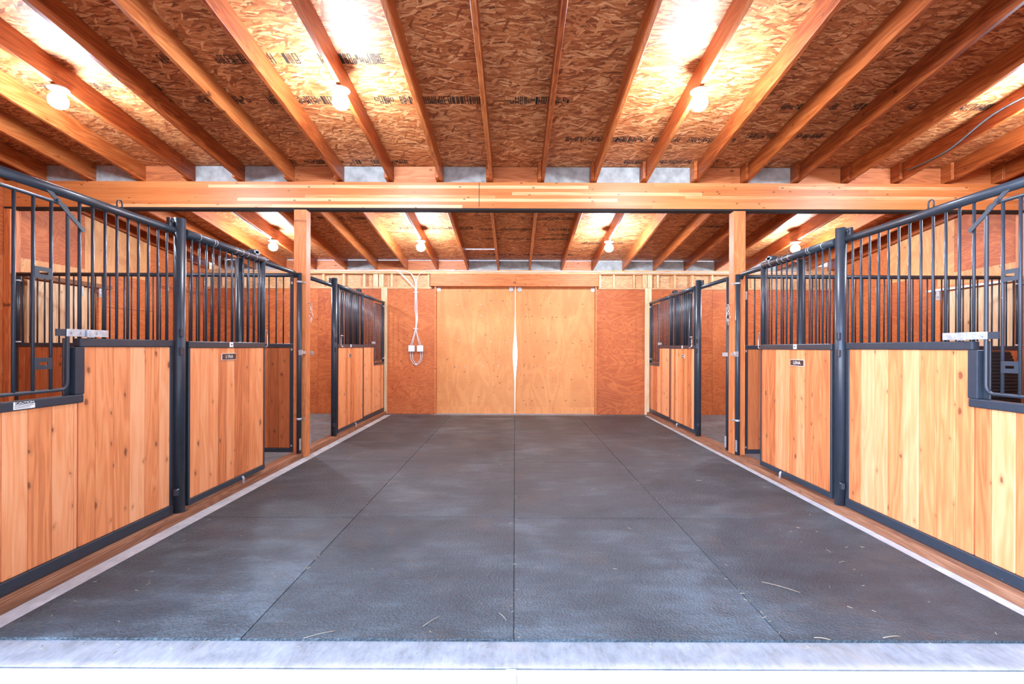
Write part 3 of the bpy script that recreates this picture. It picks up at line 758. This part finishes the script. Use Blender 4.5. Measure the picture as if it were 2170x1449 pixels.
def sliding_door(s, X, ya, yb, lead, name, near, zn, yn):
    """lead: +1 when the free edge is the far end"""
    sd = 'left' if s < 0 else 'right'; pos = 'near' if near else 'far'
    lab = f'sliding stall door of the {pos} {sd} stall, wood boards below steel bars' + (f', nameplate {name}' if near else '')
    X = X-.045
    t = thing('stall_door', (s*(X+.02), (ya+yb)/2, .07), lab, 'stall door', 'sliding stall doors along the aisle')
    mb = MB()
    mb.box(s*X, s*(X+.038), ya, yb, .085, .135, .005)
    mb.box(s*X, s*(X+.038), ya, yb, 1.326, 1.378, .005)
    for (e0, e1) in ((ya, ya+.02), (yb-.02, yb)):
        mb.box(s*(X+.004), s*(X+.036), e0, e1, .1355, 1.3255, .003)
    build('frame', mb, M['steel'], t)
    for (yy) in ((yb-.025,) if near else (yb-.025, ya+.03)):
        mb = MB(); mb.tube([(s*(X+.019), yy, 1.3785), (s*(X+.019), yy, 2.20)], .025 if near else .021, 14); build('stile', mb, M['steel'], t)
    mb = MB(); mb.tube([(s*(X+.019), ya-(.03 if near else 0), 2.222), (s*(X+.019), yb, 2.222)], .031, 16)
    build('top_tube', mb, M['steel'], t)
    if near:
        mb = MB()
        for yy in (ya+.12, ya+.30, ya+.33, ya+.62, ya+.72, ya+.80, ya+.95, yb-.02): mb.tube([(s*(X+.019), yy, 2.222), (s*(X+.019), yy+.007, 2.222)], .0325, 16)
        build('tape_band', mb, M['galv'], t)
    build('board_panel', boards_mb(s, X, ya+.02, yb-.02, .1355, 1.3255, bw=.119 if near else .1, th=(.008, .028)), M['boards'], t)
    bars(t, s*(X+.019), rng(ya+.05, yb-.10, SP), 1.378, 2.20)
    # nameplate
    pl = MB(); hw, hh = (.103, .026) if near else (.042, .026)
    pl.box(s*(X+.0005), s*(X+.0072), yn-hw, yn+hw, zn-hh, zn+hh, .001)
    p = build('nameplate', pl, M['brown'], t)
    text(name, .040 if near else .036, s, s*(X-.0003), yn, zn-.001, M['letter'], p, sx=1.15 if near else 1.0)
    mb = MB()
    for (a, c, z0, z1) in ((yn-hw, yn+hw, zn+hh, zn+hh+.003), (yn-hw, yn+hw, zn-hh-.003, zn-hh)): mb.box(s*(X+.001), s*(X+.0075), a, c, z0, z1)
    for q in (-1, 1): mb.box(s*(X+.001), s*(X+.0075), yn+q*hw-.0015, yn+q*hw+.0015, zn-hh, zn+hh)
    build('plate_edge', mb, M['letter'], p)
    # sticker
    mb = MB(); mb.box(s*(X-.0015), s*(X-.0003), yn+.0, yn+.055, 1.332, 1.376); st = build('sticker', mb, M['white'], t, label='small white sticker')
    mb = MB(); mb.box(s*(X-.0022), s*(X-.0016), yn+.02, yn+.045, 1.350, 1.358); build('sticker_print', mb, M['ink'], st)
    # handle loop at the leading edge
    ye = yb if lead > 0 else ya
    mb = MB(); q = lead*.055 if lead > 0 else lead*.06
    hp = [(s*(X+.01), ye-lead*.005, 1.50), (s*(X+.01), ye+q, 1.50), (s*(X+.01), ye+q, 1.335), (s*(X+.01), ye-lead*.005, 1.335)]
    if near: mb.tube([hp[0], (hp[1][0], ye+q*.75, 1.50), (hp[1][0], ye+q, 1.485), (hp[2][0], ye+q, 1.35), (hp[2][0], ye+q*.75, 1.335), hp[3]], .0055, 8)
    else: mb.tube([(s*(X-.05), ye-.05, 1.50), (s*(X-.065), ye-.02, 1.50), (s*(X-.065), ye+.04, 1.50), (s*(X-.02), ye+.045, 1.49), (s*(X-.02), ye+.045, 1.36), (s*(X-.065), ye+.04, 1.34), (s*(X-.065), ye-.05, 1.34)], .0055, 8)
    build('handle', mb, M['chrome'], t)
    mb = MB(); yr = yb-.16
    mb.box(s*(X+.0), s*(X+.06), yr-.06, yr+.06, 2.253, 2.29, .006); mb.tube([(s*(X+.0), yr, 2.27), (s*(X+.07), yr, 2.27)], .03, 14)
    build('roller', mb, M['steel'], t)
    mb = MB(); yg = ya+(yb-ya)*.64
    mb.tube([(s*(X-.012), yg, .055), (s*(X-.012), yg, .105), (s*(X-.0), yg, .12)], .012, 8)
    build('floor_guide', mb, M['galv'], t)
    return t
for s in (-1, 1):
    sd = 'left' if s < 0 else 'right'
    X = 2.60 if s < 0 else 2.68
    yc = 3.65 if s < 0 else 3.875
    ye = 4.835 if s < 0 else 5.07
    fixed_front(s, X, 2.04, yc-.048, 2.825 if s < 0 else 2.765, True)
    column(s, X-.005, yc, f'thick dark blue-grey steel column between near {sd} stall front and its door')
    sliding_door(s, X, yc+.055, ye, 1, 'LYRA' if s < 0 else 'LENA', True, 1.247 if s < 0 else 1.203, 4.225 if s < 0 else 4.41)
    column(s, X+.095, 4.60 if s < 0 else 4.58, f'inner steel jamb post behind the near {sd} stall door', cap=False, r=.034, z1=2.20)
    # pipe track, its posts and the partition
    t = thing('door_track', (s*(X+.03), 4.7, .058), f'steel pipe track over the near {sd} stall doorway with its end post', 'door track', 'pipe tracks over the stall doors')
    mb = MB(); mb.tube([(s*(X+.035), yc+.05, 2.222), (s*(X+.035), 5.60, 2.222), (s*(X+.033), 5.645, 2.208), (s*(X+.032), 5.665, 2.175)], .0265, 16); build('track_pipe', mb, M['steel'], t)
    xp = X-.012 if s < 0 else X-.005
    mb = MB(); mb.tube([(s*xp, 5.665, .06), (s*xp, 5.665, 2.222)], .027, 16); build('end_post', mb, M['steel'], t)
    for z in (.47, 2.115):
        mb = MB(); mb.tube([(s*xp, 5.665, z-.012), (s*xp, 5.665, z+.012)], .031, 14)
        mb.box(s*(xp-.005), s*(xp+.005)-(-s)*0, 5.69, 5.7095, z-.012, z+.012)
        mb.box(s*(xp-.05), s*(xp+.05), 5.700, 5.7095, z-.010, z+.010, .002)
        build('clamp', mb, M['galv'], t)
    mb = MB(); mb.box(s*(xp-.055), s*(xp-.005), 5.630, 5.642, 1.235, 1.30, .003); mb.box(s*(xp-.060), s*(xp-.048), 5.60, 5.7095, 1.25, 1.285, .002); build('catch_plate', mb, M['galv'], t)
    mb = MB(); mb.box(s*(xp-.03), s*(xp-.022), 5.62, 5.66, .10, .24, .002); build('floor_catch', mb, M['galv'], t)
    # far stall
    yf, yg = (6.78, 8.10) if s < 0 else (6.88, 8.15)
    t = thing('door_track', (s*(X+.03), 6.9, .058), f'steel pipe track over the far {sd} stall doorway with its end post', 'door track', 'pipe tracks over the stall doors')
    mb = MB(); mb.tube([(s*(X+.035), 5.90, 2.222), (s*(X+.035), yg, 2.222)], .0265, 16); build('track_pipe', mb, M['steel'], t)
    mb = MB(); mb.tube([(s*(X+.0), 5.93, .06), (s*(X+.0), 5.93, 2.215)], .025, 14); build('end_post', mb, M['steel'], t)
    mb = MB(); mb.box(s*(X-.10), s*(X-.03), 5.86, 5.87, 1.235, 1.285, .003); build('catch_plate', mb, M['galv'], t)
    mb = MB(); mb.box(s*(X-.05), s*(X-.04), 5.88, 5.92, .10, .24, .002); build('floor_catch', mb, M['galv'], t)
    column(s, X-.005, yf, f'thick dark blue-grey steel column at the doorway of the far {sd} stall')
    sliding_door(s, X, yf+.05, yg-.12, -1, 'S' if s < 0 else 'VIA', False, 1.205, 7.33 if s < 0 else 7.40)
    fixed_front(s, X, yg+.02, YBK-.035, 8.74 if s < 0 else 8.78, False)
    column(s, X+.095, 7.36 if s < 0 else 7.46, f'inner steel jamb post behind the far {sd} stall door', cap=False, r=.03, z1=2.20)
    t = thing('inner_grille', (s*(X+.06), 7.8, 1.33), f'inner steel bar grille behind the far {sd} sliding stall door', 'bar grille', 'inner grilles behind the far doors')
    mb = MB(); mb.box(s*(X+.05), s*(X+.08), (7.40 if s < 0 else 7.50), yg+.0, 1.33, 1.37, .003); build('rail', mb, M['steel'], t)
    bars(t, s*(X+.065), rng((7.44 if s < 0 else 7.54), yg-.03, .07), 1.37, 2.2, r=.011)

# ------------------------------------------------------------------ partitions between the stalls
for s, nm in ((-1, 'left'), (1, 'right')):
    x0, x1 = (2.70, 6.10) if s < 0 else (2.80, 6.18)
    Y = 5.775
    t = thing('stall_partition', (s*(x0+x1)/2, Y, .03), f'steel barred wood partition between the two {nm} side stalls', 'partition', 'partitions between stalls')
    zt = 2.212
    mb = MB()
    mb.box(s*x0, s*x1, Y-.02, Y+.02, .05, .10, .004)
    mb.box(s*x0, s*x1, Y-.02, Y+.02, 1.325, 1.375, .004)
    mb.box(s*x0, s*(x0+.045), Y-.02, Y+.02, .1005, 1.3245, .004); mb.box(s*(x1-.035), s*x1, Y-.02, Y+.02, .1005, 1.3245, .004)
    mb.box(s*x0, s*(x0+.045), Y-.02, Y+.02, 1.3755, zt-.02, .004)
    build('frame', mb, M['steel'], t)
    mb = MB(); mb.tube([(s*(x0+.01), Y, zt), (s*(x1+.0), Y, zt)], .024, 14); build('top_rail', mb, M['steel'], t)
    mb = MB(); mb.tube([(s*(x1-.04), Y-.03, 1.38), (s*(x1-.04), Y-.03, zt-.03)], .030, 14); build('end_post', mb, M['steel'], t)
    for z in (1.375, zt-.09):
        mb = MB(); mb.tube([(s*(x1-.04), Y-.03, z), (s*(x1-.04), Y-.03, z+.02)], .037, 12); build('clamp', mb, M['galv'], t)
    mb = MB(); x = x0+.046
    while x < x1-.04:
        e = min(x+.135, x1-.036)
        mb.box(s*(x+.0006), s*(e-.0006), Y-.012, Y+.012, .101, 1.3245, .0035); x = e
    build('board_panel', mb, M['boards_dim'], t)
    bars(t, None, [s*q for q in rng(x0+.045+SP, x1-.08, SP)], 1.375, zt-.01, along='x', y=Y)
    mb = MB(); mb.box(s*(x0+.01), s*(x0+.03), Y-.024, Y-.0205, 1.29, 1.315); mb.box(s*(x0+.01), s*(x0+.03), Y-.024, Y-.0205, .12, .14); mb.box(s*(x0+.01), s*(x0+.03), Y-.024, Y-.0205, 1.93 if s > 0 else 2.10, 2.03 if s > 0 else 2.13)
    build('clip', mb, M['galv'], t)
# black ribbed feed tub hung on the right partition
t = thing('feed_tub', (5.55, 5.6, .45), 'black ribbed plastic tub hung on the right partition behind the feed opening', 'tub')
mb = MB(); n = 22; prof = []
for i in range(n*2+1):
    z = .45+.86*i/(n*2); r = .30+.09*math.sin(math.pi*min(1, (z-.45)/.86))+(.006 if i % 2 else -.004)
    prof.append((r, z))
vs = []
for r, z in prof:
    vs.append([mb.bm.verts.new((5.60+r*1.1*math.cos(a), 5.752-r*.9*max(0, math.sin(a)), z)) for a in [math.pi*k/24 for k in range(25)]])
for A, B in zip(vs, vs[1:]):
    for k in range(24): mb.bm.faces.new((A[k], A[k+1], B[k+1], B[k])).smooth = False
mb.bm.faces.new(vs[0]); mb.bm.faces.new(vs[-1][::-1])
for A, B in zip(vs, vs[1:]): mb.bm.faces.new((A[0], B[0], B[-1], A[-1]))
bmesh.ops.recalc_face_normals(mb.bm, faces=mb.bm.faces)
build('ribbed_body', mb, M['black'], t)

# ------------------------------------------------------------------ lamps
def lamp(x, y, label):
    zb = zr(y)
    t = thing('ceiling_lamp', (x, y, zb-.14), label, 'lamp', 'bare bulb lamps under the rafters')
    c = (x, y, zb)
    mb = MB(); mb.lathe([(.070, -.006), (.076, -.012), (.076, -.022), (.050, -.034), (.030, -.040), (.026, -.052)], (x, y, zb+.004), 24)
    build('lampholder', mb, M['shade'], t)
    mb = MB(); prof = [(.020, -.050), (.030, -.058), (.052, -.074), (.066, -.096), (.070, -.120), (.066, -.144), (.050, -.167), (.028, -.180), (.004, -.185)]
    mb.lathe(prof, (x, y, zb+.004), 20)
    build('bulb', mb, M['bulb'], t)
    return t
near_l = [(-3.935, 'far left'), (-1.505, 'centre left'), (1.58, 'centre right'), (4.645, 'far right')]
for x, w in near_l: lamp(x, 4.06, f'lit bare bulb under a rafter in front of the main beam, {w} one')
for x, w in ((-3.975, 'far left'), (-1.55, 'centre left'), (1.54, 'centre right'), (4.60, 'far right')): lamp(x, 7.75, f'lit bare bulb under a rafter behind the main beam, {w} one')

# ------------------------------------------------------------------ wiring
def cable(name, pts, r, mat, label=None, parent=None, cat='cable', sub=6, jitter=0):
    P = [Vector(p) for p in pts]; out = []
    for i in range(len(P)-1):
        p0 = P[max(i-1, 0)]; p1 = P[i]; p2 = P[i+1]; p3 = P[min(i+2, len(P)-1)]
        for k in range(sub):
            u = k/sub
            out.append(.5*((2*p1)+(p2-p0)*u+(2*p0-5*p1+4*p2-p3)*u*u+(3*p1-p0-3*p2+p3)*u**3))
    out.append(P[-1])
    mb = MB(); mb.tube(out, r, 8)
    return build(name, mb, mat, parent, None, label, cat if label and not parent else None)
yw = YBK-.052
bx1, bx2, zb = -2.055, -1.885, 1.31
cb = thing('cable_bundle', (-1.99, yw, 1.4), 'bundle of grey-white cables running down the back wall to two outlet boxes', 'cable bundle')
for k, (xa, top) in enumerate(((-.018, -1), (-.006, -1), (.006, 1), (.018, 1))):
    x = -1.98+xa
    if top < 0: up = [(-2.75, yw-.003*k, 2.855+.01*k), (-2.3, yw-.003*k, 2.853+.01*k), (-2.08+.01*k, yw, 2.80), (x, yw+.03, 2.62)]
    else: up = [(-1.2, yw-.003*k, 2.862+.005*k), (-1.7, yw-.004*k, 2.86), (-1.90, yw, 2.79), (x, yw+.03, 2.62)]
    tgt = (bx1-.03+.03*k) if k < 2 else (bx2-.05+.03*k-.03)
    pts = up+[(x, YBK-.012, 2.42), (x+.01*(k % 2), YBK-.012, 2.1), (x+.018, YBK-.012, 1.9), (x, YBK-.012, 1.66), (tgt, YBK-.012, 1.372)]
    cable('cable', pts, .0062, M['cable'], parent=cb)
for k in range(2):
    cable('cable', [(-2.38+.05*k, yw, 2.875), (-2.2+.02*k, yw+.01, 2.72), (-2.0, yw+.03, 2.5), (-1.985, YBK-.016, 2.38)], .0065, M['cable'], parent=cb)
for z in (2.43, 1.70):
    mb = MB(); mb.box(-2.03, -1.93, YBK-.028, YBK-.0035, z-.007, z+.007, .003); build('cable_strap', mb, M['white'], cb)
cable('loop_cable', [(bx1-.03, YBK-.012, 1.25), (bx1-.025, YBK-.012, 1.12), (bx1+.02, YBK-.012, 1.02), (-1.97, YBK-.012, .985), (bx2-.02, YBK-.012, 1.02), (bx2+.03, YBK-.012, 1.12), (bx2+.035, YBK-.012, 1.25)], .0065, M['cable'], parent=cb)
cable('loop_cable', [(bx1+.01, YBK-.012, 1.25), (bx1+.012, YBK-.012, 1.12), (bx1+.05, YBK-.012, 1.04), (-1.97, YBK-.012, 1.0), (bx2-.04, YBK-.012, 1.04), (bx2-.0, YBK-.012, 1.12), (bx2+.0, YBK-.012, 1.25)], .0065, M['cable'], parent=cb)
mb = MB(); mb.box(-1.985, -1.955, YBK-.022, YBK-.003, .975, 1.012, .002); build('cable_strap', mb, M['white'], cb)
for x, w in ((bx1, 'left'), (bx2, 'right')):
    t = thing('outlet_box', (x, YBK, zb-.06), f'{w} one of two white outlet boxes on the back wall at the cable ends', 'outlet box', 'white outlet boxes on the back wall')
    mb = MB(); mb.box(x-.055, x+.055, YBK-.05, YBK-.001, zb-.058, zb+.058, .003); build('metal_box', mb, M['galv'], t)
    mb = MB(); mb.box(x-.062, x+.062, YBK-.056, YBK-.0505, zb-.062, zb+.062, .003); c_ = build('cover_plate', mb, M['white'], t)
    mb = MB()
    for q in (-.022, .022): mb.tube([(x+q, YBK-.0575, zb-.005), (x+q, YBK-.0555, zb-.005)], .005, 8)
    build('screw', mb, M['galv'], c_)
pts = [(-5.8, yw, 2.86), (-4.8, yw, 2.85), (-4, yw, 2.865), (-3.2, yw, 2.852), (-2.6, yw, 2.86)]
cable('wall_cable', pts, .008, M['cable'], 'white cable clipped along the left half of the back wall top plate')
pts = [(-1.3, yw-.008, 2.85), (-.9, yw-.008, 2.862), (-.4, yw-.008, 2.842), (0, yw-.008, 2.838), (.5, yw-.008, 2.842), (.95, yw-.008, 2.858), (1.5, yw-.008, 2.85), (2.1, yw-.008, 2.825), (2.9, yw-.008, 2.835), (4, yw-.008, 2.84), (5.9, yw-.008, 2.84)]
cable('wall_cable', pts, .008, M['cable'], 'white cable sagging above the barn door header along the back wall')
def rcable(x, y0, y1, mat, label, off=0, r=.007):
    pts = []; n = 9
    for i in range(n+1):
        y = y0+(y1-y0)*i/n
        pts.append((x+off, y, zr(y)-.008-.006*(i % 2)))
    cable('rafter_cable', pts, r, mat, label)
rcable(-1.55, 5.95, 7.68, M['cable'], 'white cable running under the far centre left lamp rafter')
rcable(1.54, 5.95, 7.68, M['cable'], 'white cable running under the far centre right lamp rafter')
rcable(-3.975, 5.95, 7.68, M['cable'], 'white cable running under the far left lamp rafter')
pts = [(4.61, 2.05+0.5*i, zr(2.05+.5*i)+(.02+.045*(i % 3))) for i in range(8)]
cable('rafter_cable', pts, .009, M['cablegrey'], 'dark grey cable stapled along the side of the far right lamp rafter')

# ------------------------------------------------------------------ tie chains on the posts
def link(mb, c, rx, rz, axis, r=.0035, tilt=0):
    pts = []
    for k in range(12):
        a = 2*math.pi*k/12; u, w = rx*math.cos(a), rz*math.sin(a)
        pts.append((c[0]+(u if axis == 'x' else 0), c[1]+(u if axis == 'y' else 0), c[2]+w))
    mb.tube(pts, r, 6, closed=True)
for s, nm, xs in ((-1, 'left', -2.53), (1, 'right', 2.645)):
    d = -s
    xc = xs+d*.035; yc = 5.775
    t = thing('tie_chain', (xc, yc, 1.86), f'chrome snap hook tie chain hanging on the {nm} wood post', 'tie chain', 'tie chains hanging on the wood posts')
    mb = MB(); mb.tube([(xs, yc, 1.87), (xs+d*.05, yc, 1.87)], .005, 8); link(mb, (xs+d*.035, yc, 1.852), .014, .016, 'y'); build('screw_hook', mb, M['chrome'], t)
    mb = MB()
    for i, (z, rx, rz, ax) in enumerate(((1.825, .010, .022, 'x'), (1.792, .009, .018, 'y'), (1.763, .012, .018, 'x'))): link(mb, (xc, yc, z), rx, rz, ax, .0042)
    build('chain_link', mb, M['chrome'], t)
    mb = MB(); link(mb, (xc, yc, 1.720), .024, .026, 'x', .0042); build('ring', mb, M['chrome'], t)
    mb = MB(); link(mb, (xc, yc, 1.675), .009, .022, 'x', .0045); mb.tube([(xc, yc, 1.655), (xc, yc, 1.61)], .005, 8); build('snap_hook', mb, M['chrome'], t)

# ------------------------------------------------------------------ door stop in the entrance, straw
mb = MB(); mb.box(-.033, .012, 1.86, 1.95, -.0155, .012, .004)
build('door_guide', mb, M['galv'], None, None, 'small steel door guide set in the concrete at the entrance centre', 'door guide')
def straw(x, y, L, ang, label, r=.0014):
    n = 5; pts = []
    for i in range(n+1):
        u = i/n-.5
        pts.append((x+math.cos(ang)*L*u, y+math.sin(ang)*L*u, .0035+.004*math.sin(math.pi*i/n)))
    mb = MB(); mb.tube(pts, r, 6)
    build('straw_stalk', mb, M['straw'], None, None, label, 'straw', 'straw stalks scattered on the mats')
straw(-.40, 2.30, .115, R(52), 'pale straw stalk lying on the front mats left of the centre seam')
straw(-.055, 2.34, .075, R(-60), 'short pale straw stalk beside the centre seam near the entrance')
straw(1.49, 2.64, .19, R(-38), 'long thin straw stalk on the front right mats')
straw(.75, 4.45, .06, R(30), 'small pale straw piece on the second row centre right mat', .0018)
straw(2.05, 2.95, .05, R(20), 'short straw piece on the far right front mat')
straw(1.86, 4.75, .05, R(-20), 'bright straw fleck on the far right second row mat', .0018)
straw(-1.2, 4.9, .05, R(10), 'small straw fleck by the left seam on the third crossing', .0018)
straw(-.9, 2.19, .14, R(25), 'straw stalk at the front edge of the mats left of centre')
straw(1.42, 2.17, .07, R(-15), 'curled straw piece at the front mat edge right of centre', .0018)
straw(1.75, 2.185, .09, R(8), 'pale straw piece at the front mat edge near the right side', .0018)

# loose chaff along the sills, the mat edges and the seams
mb = MB()
def chip(x, y, z):
    L = random.uniform(.003, .014); w = random.uniform(.0006, .0016); a = random.uniform(0, math.pi)
    c_, q = math.cos(a), math.sin(a)
    P = lambda u, v, h: (x+c_*u-q*v, y+q*u+c_*v, z+h)
    mb.hexa([P(-L, -w, 0), P(L, -w, 0), P(L, w, 0), P(-L, w, 0), P(-L, -w*.6, .0012), P(L, -w*.6, .003), P(L, w*.6, .003), P(-L, w*.6, .0012)])
for i in range(620):
    r_ = random.random()
    y = 2.05+7.2*random.random()**1.6
    if r_ < .25: chip(random.uniform(-2.55, -2.40), y, -.011+.0125*(0))
    elif r_ < .50: chip(random.uniform(2.565, 2.63), y, -.011)
    elif r_ < .66: chip(random.choice((-1.25, 0, 1.2425))+random.gauss(0, .012), y+.12, .0006)
    elif r_ < .76: chip(random.uniform(-2.3, 2.5), 2.155+random.gauss(0, .02)-.03, -.0115)
    elif r_ < .90: chip(random.choice((-1, 1))*random.uniform(1.9, 2.45), 2.2+6.9*random.random(), .0006)
    else: chip(random.uniform(-2.2, 2.4), 2.2+6.9*random.random(), .0006)
build('straw_chaff', mb, M['straw'], None, None, 'tiny straw bits and chaff scattered along the mat edges and seams', 'chaff', None, 'stuff')
